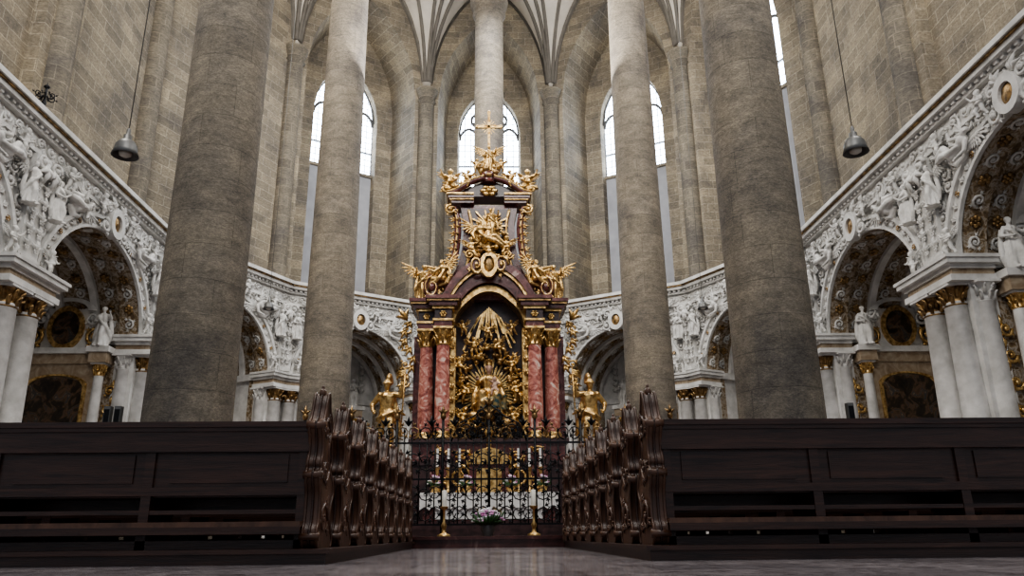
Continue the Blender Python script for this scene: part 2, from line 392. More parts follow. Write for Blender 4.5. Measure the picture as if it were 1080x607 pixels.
def f_madonna():
    mb=MB()
    robe(mb,[(.42,0),(.4,.1),(.36,.35),(.3,.5),(.2,.62),(.16,.72),(.18,.88),(.2,1.0),(.14,1.09),(.06,1.13)],fold=.1,sy=.8)
    limb(mb,[(.12,-.1,.5),(.2,-.42,.48),(.2,-.4,.08)],[.15,.14,.12])
    limb(mb,[(-.12,-.1,.5),(-.18,-.4,.52),(-.22,-.36,.08)],[.15,.14,.12])
    mb.tube([(.38,-.05,.5),(.15,-.45,.35),(-.2,-.45,.3),(-.42,-.1,.2)],[.06,.09,.09,.05],8)
    mb.tube([(.16,.08,1.08),(.28,.08,.8),(.4,.0,.5),(.42,-.05,.1)],[.06,.1,.11,.08],8)
    mb.tube([(-.16,.08,1.08),(-.3,.08,.8),(-.4,.0,.5),(-.42,-.05,.1)],[.06,.1,.11,.08],8)
    limb(mb,[(-.18,0,1.03),(-.32,-.12,.82),(-.3,-.34,.9)],[.07,.06,.038])
    limb(mb,[(.18,0,1.03),(.33,-.12,.8),(.15,-.34,.72)],[.07,.06,.038])
    a=remesh(mb,.022)
    mb=MB(); cap(mb,(0,0,1.08),(0,-.01,1.2),.055,.05); head(mb,(0,-.02,1.28),1,True,.2)
    mb.ell((.16,-.34,.74),(.08,.07,.12),0,None,10,8); mb.ell((.15,-.36,.92),(.065,.07,.075),0,None,10,8)
    limb(mb,[(.16,-.38,.66),(.08,-.5,.6),(.07,-.5,.46)],[.045,.04,.025]); limb(mb,[(.2,-.38,.66),(.24,-.5,.58),(.26,-.48,.44)],[.045,.04,.025])
    limb(mb,[(.1,-.36,.83),(.0,-.44,.88)],[.032,.022]); limb(mb,[(.22,-.36,.83),(.3,-.42,.78)],[.032,.022])
    b=remesh(mb,.018); hand(b,(-.3,-.34,.9),(-.2,-.4,.6)); hand(b,(.15,-.36,.7),(-.6,-.2,.2))
    for i in range(len(a.m)):
        f=a.f[i]; z=a.v[f[0]][2]; x=a.v[f[0]][0]
        a.m[i]=1 if (.12<z<.4+.3*x and x>-.1) else 0
    a.merge(b,None,2)
    a.lathe([(.085,0),(.09,.03),(.08,.05),(.1,.12)],(0,-.01,1.38),16,0)
    for k in range(8):
        q=2*pi*k/8; a.ell((.1*math.cos(q),.1*math.sin(q)-.01,1.52),.022,0,None,6,4)
    a.ell((0,-.01,1.53),(.06,.06,.05),0)
    return a
F={'saint':f_standing(),'angel':f_standing(True),'knight':f_knight(),'recline':f_reclining(),'putto':f_putto(),'madonna':f_madonna()}
FM={}
def fig(kind,mat):
    k=(kind,mat.name)
    if k not in FM: FM[k]=F[kind].mesh(kind+'_'+mat.name,[mat]*1 if kind!='madonna' else [M_gold,M_blue,M_skin])
    return FM[k]

# ------------------------------------------------------------------ layout
G=[(-11.2,2.8),(-11.2,10.2),(-11.2,17.6),(-11.2,25),(-8.3,30.4),(-2.9,33.7),(2.9,33.7),(8.3,30.4),(11.2,25),(11.2,17.6),(11.2,10.2),(11.2,2.8)]
U=[(-12.5,5.0),(-12.5,12.4),(-12.5,19.0),(-12.5,25),(-9.2,31.5),(-3.25,35),(3.25,35),(9.2,31.5),(12.5,25),(12.5,19.0),(12.5,12.4),(12.5,5.0)]
# ------------------------------------------------------------------ chapel arcade bay
def bay():
    mb=MB(); W=3.2; ro=2.45; zs=6.2; n=32
    for y in (0,.6):
        for i in range(n):
            a=pi*i/n;b=pi*(i+1)/n
            x0,z0=ro*math.cos(a),zs+ro*math.sin(a);x1,z1=ro*math.cos(b),zs+ro*math.sin(b)
            mb.add([(x0,y,z0),(x1,y,z1),(x1,y,9.3),(x0,y,9.3)],[(0,1,2,3)],0)
    for s in (-1,1):
        a,b=sorted((s*ro,s*W)); mb.box(a,b,0,.6,0,9.3,0)
    for i in range(n):
        a=pi*i/n;b=pi*(i+1)/n
        mb.add([(ro*math.cos(a),0,zs+ro*math.sin(a)),(ro*math.cos(b),0,zs+ro*math.sin(b)),(ro*math.cos(b),.6,zs+ro*math.sin(b)),(ro*math.cos(a),.6,zs+ro*math.sin(a))],[(0,1,2,3)],1,True)
        r=2.6
        mb.add([(r*math.cos(a),.6,zs+r*math.sin(a)),(r*math.cos(b),.6,zs+r*math.sin(b)),(r*math.cos(b),3.9,zs+r*math.sin(b)),(r*math.cos(a),3.9,zs+r*math.sin(a))],[(0,1,2,3)],1,True)
    for yy in (1.3,2.4,3.5): mb.ring(0,zs,2.48,2.62,yy,yy+.22,0)
    for yy in (.3,.95,1.85,2.95):
        for k in range(1,16):
            a=pi*k/16; rr=2.42 if yy<.6 else 2.56
            M=T(rr*math.cos(a),yy,zs+rr*math.sin(a))@RY(-a-pi/2)@RX(pi/2)
            if k%2: scroll(mb,0,0,.15,1,0,0,0,1.4,.04,True,12,M)
            else: rosette(mb,0,0,.18,0,2,M)
    for s in (-1,1):
        a,b=sorted((s*2.6,s*W)); mb.box(a,b,.6,3.9,0,7.0,0)
        a,b=sorted((s*2.5,s*2.62)); mb.box(a,b,.62,.95,0,6.2,1); mb.box(a,b,3.5,3.9,0,6.2,1)
        a,b=sorted((s*2.42,s*2.62)); mb.box(a,b,.6,3.9,6.05,6.3,0)
        for k in range(6):
            scroll(mb,s*2.1,2.2+.6*k,.2,s if k%2 else -s,3.86,0,0,1.4,.05)
            leaf(mb,s*1.75,6.6+.28*k,pi/2-s*.4,.4,3.84,0)
    mb.box(-W,W,3.9,4.1,0,9.3,0)
    mb.box(-2.6,2.6,3.78,3.9,6.05,6.3,0)
    mb.box(-W,W,0,4.1,9.3,9.55,0)
    mb.ring(0,zs,2.45,2.53,-.1,.02,0); mb.ring(0,zs,2.53,2.76,-.05,.02,0,n=40); mb.ring(0,zs,2.76,2.86,-.14,.02,0)
    for k in range(27):
        a=pi*(k+.5)/27
        leaf(mb,2.55*math.cos(a),zs+2.55*math.sin(a),a,.22,-.06,0)
        if k%3==0: rosette(mb,2.65*math.cos(a),zs+2.65*math.sin(a),.09,-.1,2)
    mb.ring(0,8.98,.2,.36,-.3,-.05,0,0,2*pi,20,1.25); mb.ell((0,-.16,8.98),(.24,.12,.3),2)
    for s in (-1,1):
        scroll(mb,s*.48,8.75,.2,s,-.2,0,pi/2,1.4,.06); scroll(mb,s*.42,9.3,.16,-s,-.2,0,0,1.3,.05)
        leaf(mb,s*.2,9.35,pi/2-s*.4,.4,-.2,0)
    q=0; z=6.5
    while z<9.25:
        x=-2.75
        while x<2.8:
            xx=x+R.uniform(-.05,.05); zz=z+R.uniform(-.05,.05)
            if math.hypot(xx,zz-zs)>3.02 and abs(xx)>.7:
                q+=1; scroll(mb,xx,zz,.16,1 if q%2 else -1,-.04,0,R.uniform(0,6.3),1.3,.042,True,12)
            x+=.34
        z+=.33
    for s in (-1,1):
        def bx(x0,x1,y0,y1,z0,z1,m=0):
            a,b=sorted((s*x0,s*x1)); mb.box(a,b,y0,y1,z0,z1,m)
        bx(2.3,W,-.55,.7,0,.25); bx(2.38,W,-.48,.62,.25,1.1); bx(2.5,3.12,-.5,-.4,.4,.95,3); bx(2.3,W,-.55,.7,1.1,1.25)
        for (cx,cy,r) in ((2.82,-.14,.27),(2.5,.32,.22)):
            mb.lathe([(r*1.35,0),(r*1.4,.06),(r*1.2,.12),(r*1.28,.18),(r*1.02,.26),(r,.4),(r*1.02,1.6),(r*.88,3.98),(r*.98,4.0),(r*.9,4.05)],(s*cx,cy,1.25),24,0)
            capital(mb,s*cx,cy,5.2,r*.86,.5,2 if cx>2.6 else 0,0)
        bx(2.3,W,-.5,.6,5.7,5.85); bx(2.36,W,-.42,.6,5.85,6.0,3); bx(2.3,W,-.48,.6,6.0,6.1); bx(2.2,W,-.6,.65,6.1,6.22); bx(2.16,W,-.64,.65,6.22,6.3)
        bx(2.86,W,-.16,.1,6.3,9.2); bx(2.92,W,-.2,0,6.45,6.6)
        for k in range(6):
            zz=6.8+k*.38
            leaf(mb,s*3.03,zz,pi/2,.32,-.2,0); rosette(mb,s*3.03,zz+.02,.1,-.22,0)
        scroll(mb,s*2.95,9.0,.18,-s,-.28,0,0,1.4,.06)
        leaf(mb,s*3.05,8.95,-pi/2,.5,-.3,0)
    mb.box(-W,W,-.12,.3,9.2,9.3,0); mb.box(-W,W,-.06,.3,9.3,9.7,0)
    for k in range(16):
        x=-3.0+k*.4
        scroll(mb,x,9.5,.13,1 if k%2 else -1,-.08,0,0,1.3,.045,True,10)
    mb.box(-W,W,-.2,.3,9.7,9.78,0)
    for k in range(32):
        x=-3.1+k*.2; mb.box(x-.05,x+.05,-.27,-.15,9.76,9.85,0)
    mb.box(-W,W,-.36,.3,9.85,9.97,0); mb.box(-W,W,-.42,.3,9.97,10.01,2); mb.box(-W,W,-.48,.35,10.01,10.14,0)
    return mb
bay_me=bay().mesh('chapel_arcade',[M_stucco,M_gilt,M_dgold,M_tan])
def side_altar():
    mb=MB() # 0 stucco 1 tan 2 gold 3 painting 4 white linen
    mb.box(-1.7,1.7,-1.3,0,0,.15,1)
    mb.box(-1.05,1.05,-1.0,-.3,.15,1.15,1); mb.box(-1.12,1.12,-1.06,-.3,1.15,1.25,4); mb.box(-.8,.8,-1.03,-1.0,.35,1.0,0)
    mb.box(-1.75,1.75,-.45,0,.15,2.05,1); mb.box(-1.8,1.8,-.5,0,2.05,2.2,0)
    for s in (-1,1):
        mb.box(s*1.35-.28,s*1.35+.28,-.6,0,.9,2.05,1); mb.box(s*1.35-.2,s*1.35+.2,-.63,-.5,1.1,1.85,2)
        mb.box(s*1.35-.3,s*1.35+.3,-.66,0,2.05,2.2,0)
        mb.lathe([(.22,0),(.22,.08),(.17,.16),(.18,1),(.155,2.75),(.16,2.8)],(s*1.38,-.38,2.2),20,0)
        capital(mb,s*1.38,-.38,4.98,.155,.4,2,0,16)
        mb.box(s*1.38-.3,s*1.38+.3,-.68,0,5.38,5.7,1); mb.box(s*1.38-.38,s*1.38+.38,-.76,0,5.7,5.88,0)
        scroll(mb,s*1.0,6.25,.26,s,-.35,2,pi/2,1.5,.07); scroll(mb,s*.85,6.85,.2,-s,-.35,0,0,1.4,.06)
        for k in range(5): leaf(mb,s*1.78,2.6+k*.5,pi/2-s*.7,.42,-.15,2)
        for k in range(4): scroll(mb,s*1.72,2.7+k*.62,.16,s,-.2,2,0,1.3,.05)
    mb.box(-1.4,1.4,-.35,0,2.2,5.5,1)
    mb.box(-1.02,1.02,-.4,-.3,2.35,4.75,2); mb.ring(0,4.7,.85,1.02,-.42,-.3,2,0,pi,20,.35)
    mb.box(-.9,.9,-.43,-.38,2.47,4.65,3); mb.ring(0,4.65,0.01,.9,-.43,-.38,3,0,pi,20,.33)
    mb.box(-1.4,1.4,-.42,0,5.38,5.7,1); mb.box(-1.5,1.5,-.5,0,5.7,5.88,0)
    mb.box(-.8,.8,-.3,0,5.88,7.2,0); mb.ring(0,6.55,.48,.62,-.42,-.25,2,0,2*pi,24,1.15); mb.ring(0,6.55,.01,.48,-.36,-.3,3,0,2*pi,24,1.15)
    mb.ring(0,7.1,.7,.95,-.45,0,0,0,pi,20,.45)
    for k in range(5): leaf(mb,0,7.45,pi/2+(k-2)*.5,.4,-.3,2)
    for s in (-1,1):
        for k in (0,1):
            mb.lathe([(.09,0),(.03,.05),(.05,.2),(.03,.3),(.06,.42)],(s*(.5+.4*k),-.6,1.25),10,2); mb.lathe([(.022,0),(.02,.35)],(s*(.5+.4*k),-.6,1.67),8,4)
    return mb
sa_me=side_altar().mesh('side_altar',[M_stucco,M_tan,M_gold,M_paint,M_cloth])
for i in range(len(G)-1):
    A=Vector(G[i]);B=Vector(G[i+1]); d=B-A; L=d.length; mid=(A+B)/2
    k_=L/6.4
    e=put('stucco_side_chapel' ,None,None,(mid.x,mid.y,0),(0,0,math.atan2(d.y,d.x)),(k_,1,1))
    put('arcade',bay_me,e)
    if i<3: put('altar_retable',sa_me,e,(2.58,2.2,0),(0,0,-pi/2),(.92,.92/k_,1)); ax=[(2.1,2.2-1.25,5.88,-pi/2),(2.1,2.2+1.25,5.88,-pi/2)]
    elif i>7: put('altar_retable',sa_me,e,(-2.58,2.2,0),(0,0,pi/2),(.92,.92/k_,1)); ax=[(-2.1,2.2-1.25,5.88,pi/2),(-2.1,2.2+1.25,5.88,pi/2)]
    else: put('altar_retable',sa_me,e,(0,3.85,0)); ax=[(-1.3,3.45,5.88,0),(1.3,3.45,5.88,0)]
    for k,(x,y,z,r) in enumerate(ax): put('altar_saint_%d'%k,fig('saint',M_stucco),e,(x,y,z),(0,0,r),.72)
    q=1/k_
    put('spandrel_angel_a',fig('recline',M_stucco),e,(-1.85,-.2,8.55),(0,.7,0),(-.78*q,.78,.78))
    put('spandrel_angel_b',fig('recline',M_stucco),e,(1.85,-.2,8.55),(0,-.7,0),(.78*q,.78,.78))
    put('pier_angel_a',fig('angel',M_stucco),e,(-2.72,-.3,7.75),(0,0,.2),(.62*q,.62,.62))
    put('pier_angel_b',fig('angel',M_stucco),e,(2.72,-.3,7.75),(0,0,-.2),(-.62*q,.62,.62))
    for k,(x,z,sx) in enumerate([(.75,9.0,1),(-.75,9.0,-1),(2.5,6.5,1),(-2.5,6.5,-1),(2.3,8.9,-1),(-2.3,8.9,1)]):
        put('putto_%d'%k,fig('putto',M_stucco),e,(x,-.26,z),(0,0,0),(sx*.72*q,.72,.72))
# ------------------------------------------------------------------ upper walls, windows
ZB,ZT=9.4,29.5
ww=1.68; ZW=20.9; hh=2.8; ZS=10.9; ZG=17.9
def az(x,w,zs,h):
    r=(w*w+h*h)/(2*w)
    return zs+math.sqrt(max(0,r*r-(abs(x)+r-w)**2))
def wallbay(L,win,DP=2.2):
    mb=MB()
    if not win:
        mb.box(-L/2,L/2,0,1,ZB,ZT,0); return mb
    wo=L/2-.62; zo=21.6; ho=5.0; wi=wo-.3; n=28
    for s in (-1,1):
        a,b=sorted((s*wo,s*(L/2+.3))); mb.add([(a,0,ZB),(b,0,ZB),(b,0,ZT),(a,0,ZT)],[(0,1,2,3)],0)
        mb.add([(s*wo,0,ZB),(s*wo,0,zo),(s*wi,DP,zo),(s*wi,DP,ZB)],[(0,1,2,3)],0)
        a,b=sorted((s*ww,s*(wi+.1))); mb.add([(a,DP,ZB),(b,DP,ZB),(b,DP,ZT),(a,DP,ZT)],[(0,1,2,3)],0)
        mb.add([(s*ww,DP,ZS),(s*ww,DP,ZW),(s*(ww-.1),DP+.6,ZW),(s*(ww-.1),DP+.6,ZS)],[(0,1,2,3)],0)
    for i in range(n):
        x0=-wo+2*wo*i/n;x1=-wo+2*wo*(i+1)/n;z0,z1=az(x0,wo,zo,ho),az(x1,wo,zo,ho); f=wi/wo
        mb.add([(x0,0,z0),(x1,0,z1),(x1,0,ZT),(x0,0,ZT)],[(0,1,2,3)],0)
        mb.add([(x0,0,z0),(x1,0,z1),(x1*f,DP,z1-.2),(x0*f,DP,z0-.2)],[(0,1,2,3)],0)
        x0=-ww+2*ww*i/n;x1=-ww+2*ww*(i+1)/n;z0,z1=az(x0,ww,ZW,hh),az(x1,ww,ZW,hh)
        mb.add([(x0,DP,z0),(x1,DP,z1),(x1,DP,ZT),(x0,DP,ZT)],[(0,1,2,3)],0)
        mb.add([(x0,DP,z0),(x1,DP,z1),(x1,DP+.6,z1-.1),(x0,DP+.6,z0-.1)],[(0,1,2,3)],0)
    mb.box(-ww,ww,DP,DP+.6,ZB,ZS,0)
    mb.box(-wo,wo,-.05,DP,ZB,9.9,0)
    mb.box(-ww,ww,DP+.35,DP+.6,ZS,ZG,1)
    mb.box(-ww,ww,DP+.25,DP+.6,ZG-.15,ZG,0)
    for x in (-.55,.55): mb.box(x-.06,x+.06,DP+.27,DP+.4,ZS,ZG,0)
    return mb
def window():
    mb=MB(); Y=2.2-.28
    A=lambda x: az(x,ww,ZW,hh)
    pts=[(-ww,ZG),(ww,ZG)]+[(ww-2*ww*i/24,A(ww-2*ww*i/24)) for i in range(25)]
    mb.prism(pts,Y+.78,Y+.8,1)
    for x in (-.55,.55): mb.box(x-.07,x+.07,Y+.6,Y+.8,ZG,A(x),0)
    mb.box(-ww,ww,Y+.72,Y+.78,19.17,19.23,0)
    for cx in (-1.1,0,1.1):
        w=.5; r=.72; zz=ZW-.15
        for s in (-1,1):
            p=[(cx+s*(w-w*k/8),Y+.7,zz+math.sqrt(max(0,r*r-(w-w*k/8+r-w)**2))) for k in range(9)]
            mb.tube(p,.075,6,0)
    def circ(cx,cz,r):
        mb.tube([(cx+r*math.cos(2*pi*k/20),Y+.7,cz+r*math.sin(2*pi*k/20)) for k in range(21)],.075,6,0)
        for q in range(3):
            a=2*pi*q/3+pi/2; mb.tube([(cx,Y+.7,cz),(cx+r*math.cos(a),Y+.7,cz+r*math.sin(a))],.045,5,0)
    circ(-.57,ZW+1.05,.4); circ(.57,ZW+1.05,.4); circ(0,ZW+1.8,.42)
    mb.tube([(-ww+.02,Y+.68,ZG)]+[(-ww+2*ww*i/24,Y+.68,A(-ww+2*ww*i/24)-.03) for i in range(25)]+[(ww-.02,Y+.68,ZG)],.08,6,0)
    return mb
M_trac=mk('tracery_stone',(.1,.1,.1),3,.85)
win_me=window().mesh('window',[M_trac,M_glass])
shaft=MB()
shaft.lathe([(.5,0),(.5,.5),(.42,.7),(.4,11.8),(.5,11.9),(.42,12.0),(.56,12.4),(.6,12.6)],(0,0,0),24,0)
shaft_me=shaft.mesh('wall_shaft',[M_shaft])
for nm,i0,i1 in (('wall_left',0,3),('wall_right',8,11)):
    A=Vector(U[i0]);B=Vector(U[i1]); d=B-A; mid=(A+B)/2
    mb=wallbay(d.length,False)
    for j in range(i0,i1+1):
        t=(Vector(U[j])-A).length-d.length/2
        if abs(t)<d.length/2-.5: mb.box(t-.85,t+.85,-.35,0,ZB,ZT,0)
    put(nm,mb.mesh(nm,[M_wall,M_plain]),None,(mid.x,mid.y,0),(0,0,math.atan2(d.y,d.x)))
wn=0
for i in range(3,8):
    A=Vector(U[i]);B=Vector(U[i+1]); d=B-A; mid=(A+B)/2
    nm='wall_'+('northwest','north_left','back','north_right','northeast')[i-3]
    rot=(0,0,math.atan2(d.y,d.x)); dp=.6 if i in (3,7) else 2.2
    put(nm,wallbay(d.length,i!=3,dp).mesh(nm,[M_wall,M_plain]),None,(mid.x,mid.y,0),rot)
    if i==3: continue
    wn+=1
    nrm=Vector((-d.y,d.x)).normalized()*(dp-2.2)
    put('window_%d'%wn,win_me,None,(mid.x+nrm.x,mid.y+nrm.y,0),rot)
for i in range(1,11):
    o=.3 if abs(U[i][0])>12 and U[i][1]<24 else 0
    put('wall_shaft',shaft_me,None,(U[i][0]*.995-math.copysign(o,U[i][0]),U[i][1]-.05,9.5))
# ------------------------------------------------------------------ vault
SP=[(x,y,22.0,.2) for x,y in U]+[(s*5,12.95,23.6,.7) for s in (-1,1)]+[(s*4.6,21.7,23.6,.7) for s in (-1,1)]+[(0,30,23.6,.7)]
def vz(x,y):
    best=99;bi=-1
    for i,(sx,sy,h,o) in enumerate(SP):
        d=max(0,math.hypot(x-sx,y-sy)-o)
        t=min(1,d/4.9); z=h+(29.3-h)*math.sqrt(1-(1-t)**2)
        if z<best: best=z;bi=i
    return best,bi
def inside(x,y,m=0):
    n=len(U)
    for i in range(n-1):
        ax,ay=U[i];bx,by=U[i+1]
        L=math.hypot(bx-ax,by-ay)
        if (bx-ax)*(y-ay)-(by-ay)*(x-ax)>m*L: return False
    return True
mb=MB(); st=.3; idx={}
nx=int(26/st);ny=int(32/st)
vs=[];fs=[]
def vid(i,j):
    if (i,j) not in idx:
        x=-13+i*st;y=4+j*st; idx[(i,j)]=len(vs); vs.append((x,y,vz(x,y)[0]))
    return idx[(i,j)]
for i in range(nx):
    for j in range(ny+2):
        if inside(-13+(i+.5)*st,4+(j+.5)*st,.5):
            fs.append((vid(i,j),vid(i+1,j),vid(i+1,j+1),vid(i,j+1)))
mb.add(vs,fs,0,True)
for si,(sx,sy,h,o) in enumerate(SP):
    angs=[2*pi*k/10 for k in range(10)]
    for sj,(tx,ty,_,_) in enumerate(SP):
        if sj!=si and math.hypot(tx-sx,ty-sy)<10: angs.append(math.atan2(ty-sy,tx-sx))
    for a in angs:
        pts=[];d=o+.02
        while d<6.5:
            x=sx+d*math.cos(a);y=sy+d*math.sin(a)
            if not inside(x,y,.05): break
            z,b=vz(x,y)
            if b!=si and d>1.5: break
            pts.append((x,y,z-.06)); d+=.12 if d<o+1 else .3
        if len(pts)>3: mb.tube(pts,.1,6,1)
put('ceiling',mb.mesh('ceiling',[M_vault,M_rib]))
# ------------------------------------------------------------------ free standing columns
def column(r0,r1):
    cm=MB()
    cm.lathe([(r0*1.3,0),(r0*1.3,.35),(r0*1.2,.5),(r0*1.18,.7),(r0*1.06,.9),(r0*1.01,1.1),(r0,1.3),((r0+r1)/2,12),(r1,22.9),(r1+.12,23.0),(r1+.04,23.1),(r1+.2,23.5),(r1+.25,23.75)],(0,0,0),64,0)
    return cm.mesh('stone_column',[M_col])
c1,c2,c3=column(.71,.64),column(.72,.56),column(.67,.64)
for me,x,y in ((c1,-5.0,12.95),(c1,4.97,12.95),(c2,-4.65,21.7),(c2,4.62,21.7),(c3,0,30)):
    put('stone_column',me,None,(x,y,0))
# ------------------------------------------------------------------ floor
mb=MB(); mb.box(-15.5,15.5,-8,38.5,-.2,0,0); put('floor',mb.mesh('floor',[M_floor]))
mb=MB(); mb.box(-3.9,3.9,12.0,18.65,0,.16,0); mb.box(-3.92,3.92,11.96,12.1,.12,.165,0); put('altar_step',mb.mesh('altar_step',[M_step]))
# ------------------------------------------------------------------ pews
def cr(P,n=4):
    out=[]
    N=len(P)
    for i in range(N-1):
        p0=P[max(i-1,0)];p1=P[i];p2=P[i+1];p3=P[min(i+2,N-1)]
        for k in range(n):
            t=k/n
            out.append(tuple(.5*(2*p1[c]+(p2[c]-p0[c])*t+(2*p0[c]-5*p1[c]+4*p2[c]-p3[c])*t*t+(3*p1[c]-p0[c]-3*p2[c]+p3[c])*t**3) for c in (0,1)))
    out.append(P[-1]); return out
def pew(s):
    mb=MB(); L=6.8
    def bx(x0,x1,y0,y1,z0,z1,m=0):
        a,b=sorted((s*x0,s*x1)); mb.box(a,b,y0,y1,z0,z1,m)
    bx(.05,L,-.03,.03,.70,.86); bx(.05,L,-.06,.07,.86,.9); bx(.05,L,-.045,.045,.83,.86); bx(.05,L,-.045,.04,.68,.71)
    bx(.05,L,0,.02,.4,.7); bx(.05,L,-.03,.04,.37,.43); bx(.05,L,-.015,.03,.24,.27)
    bx(.05,L,.02,.46,.36,.4); bx(.05,L,.4,.43,.28,.36)
    bx(.05,L,-.16,.03,.15,.185,1); bx(.05,L,-.16,-.13,.1,.15); bx(.05,L,-.02,.02,0,.06)
    k=.05
    while k<L+.01:
        bx(k,k+.07,-.02,.04,0,.7); bx(k,k+.05,.03,.44,0,.36); k+=1.12
    k=.2
    while k<L-.9:
        bx(k,k+.86,-.012,.0,.46,.66,0); k+=1.12
    back=[(-.02,0),(-.07,.04),(-.075,.12),(-.035,.18),(-.02,.28),(-.03,.38),(-.07,.46),(-.085,.52),(-.05,.56),(-.06,.6),(-.02,.68),(-.03,.77),(-.075,.84),(-.08,.89),(-.04,.92),(.0,.99),(.03,1.06),(.08,1.13)]
    front=[(.12,1.06),(.15,1.0),(.22,.95),(.25,.86),(.2,.78),(.17,.7),(.22,.6),(.3,.54),(.4,.48),(.44,.4),(.38,.32),(.34,.22),(.4,.14),(.46,.06),(.44,0)]
    poly=cr(back+front,4)
    M=Matrix(((0,1,0,0),(1,0,0,0),(0,0,1,0),(0,0,0,1)))
    mb.prism(poly,-.05,.05,1,M,True)
    for xx in (-.05,.05): mb.tube([(xx,p[0],p[1]) for p in poly],.012,5,1)
    mb.tube([(0,p[0]-.008,p[1]) for p in poly[:68]],.01,5,0)
    for z in (.51,.87,.08): mb.tube([(-.07,-.07,z),(.07,-.07,z)],.03,8,1)
    for (y,z,r,g) in ((.08,.85,.09,1),(.1,.55,.09,-1),(.15,.2,.12,1)):
        for xx in (-.055,.055): scroll(mb,y,z,r,g,xx,1,0,1.4,.016,True,12,M)
    mb.ell((0,.08,1.13),(.03,.035,.04),1); mb.ell((0,.08,1.17),(.013,.013,.025),1)
    return mb
pl=pew(-1).mesh('church_pew_l',[M_wood,M_woodl]); pr=pew(1).mesh('church_pew_r',[M_wood,M_woodl])
for k in range(8):
    for s,me in ((-1,pl),(1,pr)):
        put('church_pew',me,None,(s*((1.28 if s<0 else 1.24)-.016*k),5.85+.77*k,.1))
for s in (-1,1):
    mb=MB(); a,b=sorted((s*1.12,s*8.2)); mb.box(a,b,5.6,11.9,0,.085,0); a,b=sorted((s*1.09,s*8.22)); mb.box(a,b,5.56,11.9,.07,.1,0)
    put('pew_platform',mb.mesh('pew_platform',[M_wood,M_wood]))
# ------------------------------------------------------------------ high altar
HA=put('baroque_high_altar',None,None,(0,21,0))
mats=[M_red,M_pink,M_gold,M_dark,M_cloth,M_dgold]
ZM=[(0,0),(2.0,2.0),(2.85,2.58),(5.42,5.1),(5.94,5.6),(6.8,6.42),(7.6,7.62),(9.6,9.5),(10.75,10.3),(11.5,11.25),(12.7,12.68)]
def zm(z):
    for (a,b),(c,d) in zip(ZM,ZM[1:]):
        if z<=c: return b+(z-a)*(d-b)/(c-a)
    return z
mb=MB()
mb.box(-3.2,3.2,-2.3,1.6,0,.32,3); mb.box(-3.0,3.0,-2.0,1.6,.32,.5,3)
mb.box(-1.6,1.6,-1.6,-.7,.5,1.1,0); mb.box(-1.3,1.3,-1.63,-1.58,.55,1.0,4); mb.box(-.3,.3,-1.66,-1.6,.6,.95,2)
mb.box(-2.1,2.1,-.7,1.1,.5,1.9,3); mb.box(-2.15,2.15,-.76,1.1,1.9,2.0,3); mb.box(-2.0,2.0,-.6,1.1,2.0,2.7,0); mb.box(-2.1,2.1,-.72,1.1,2.7,2.85,3)
for s in (-1,1):
    for (cx,cy) in ((1.25,-.52),(1.72,-.22)):
        mb.box(s*cx-.26,s*cx+.26,cy-.3,cy+.3,.5,1.95,0); mb.box(s*cx-.28,s*cx+.28,cy-.34,cy+.3,1.9,2.05,3)
        mb.box(s*cx-.23,s*cx+.23,cy-.27,cy+.3,2.05,2.7,0); mb.box(s*cx-.28,s*cx+.28,cy-.32,cy+.3,2.68,2.86,3)
        scroll(mb,s*cx,2.38,.15,s,cy-.3,2,0,1.4,.04); scroll(mb,s*cx,1.3,.2,-s,cy-.33,2,0,1.4,.045)
        mb.lathe([(.27,0),(.28,.05),(.22,.09),(.25,.14),(.2,.2)],(s*cx,cy,2.86),24,2)
        mb.lathe([(.2,0),(.205,.8),(.175,2.4)],(s*cx,cy,3.04),24,1)
        capital(mb,s*cx,cy,5.42,.175,.52,2)
        for (z0,z1,p,m_) in ((5.94,6.1,.24,0),(6.1,6.16,.28,2),(6.16,6.45,.23,3),(6.45,6.52,.3,2),(6.52,6.64,.38,0),(6.64,6.7,.44,5),(6.7,6.8,.48,0)):
            mb.box(s*cx-p,s*cx+p,cy-p,.9,z0,z1,m_)
        rosette(mb,s*cx,6.3,.12,cy-.26,2)
    mb.box(*sorted((s*.98,s*2.05)),.2,.9,2.86,5.94,0); mb.box(*sorted((s*1.38,s*1.6)),.1,.25,2.9,5.9,3)
    mb.box(*sorted((s*1.95,s*2.12)),.3,.6,2.86,5.9,0)
    for k in range(8):
        zz=6.3-k*.26; leaf(mb,s*(2.2+.14*math.sin(k*1.1)),zz,(-pi/2+s*.5),.32,.0,2)
        if k%2: scroll(mb,s*2.32,zz,.12,s,0,2,0,1.3,.035)
    leaf(mb,s*2.3,6.3,pi/2-s*.6,.45,-.1,2)
mb.box(-1.05,1.05,.35,.9,2.86,7.0,3)
mb.ring(0,6.0,.98,1.1,-.35,.5,2,0,pi,32,1.02); mb.ring(0,6.0,1.1,1.3,-.5,.5,0,0,pi,32,1.04); mb.ring(0,6.0,1.3,1.36,-.6,.5,2,0,pi,32,1.05); mb.ring(0,6.0,1.36,1.52,-.68,.5,0,0.35,pi-.35,32,1.05)
for s in (-1,1):
    mb.box(*sorted((s*.92,s*1.06)),-.3,.4,2.86,6.0,2)
    for k in range(8): leaf(mb,s*.98,3.1+k*.38,pi/2-s*.5,.26,-.32,2)
    scroll(mb,s*1.6,7.05,.2,-s,-.45,0,pi/2,1.4,.07,False); scroll(mb,s*1.6,7.05,.2,-s,-.52,2,pi/2,1.4,.025,True)
for k in range(44):
    a=2*pi*k/44; L=(.95,.7,1.15,.62)[k%4]
    w=.026
    M=T(0,.24,4.25)@RY(-a)
    mb.prism([(.25,-w*.4),(L,-w*1.3),(L+.1,0),(L,w*1.3),(.25,w*.4)],-.02,.02,2,M)
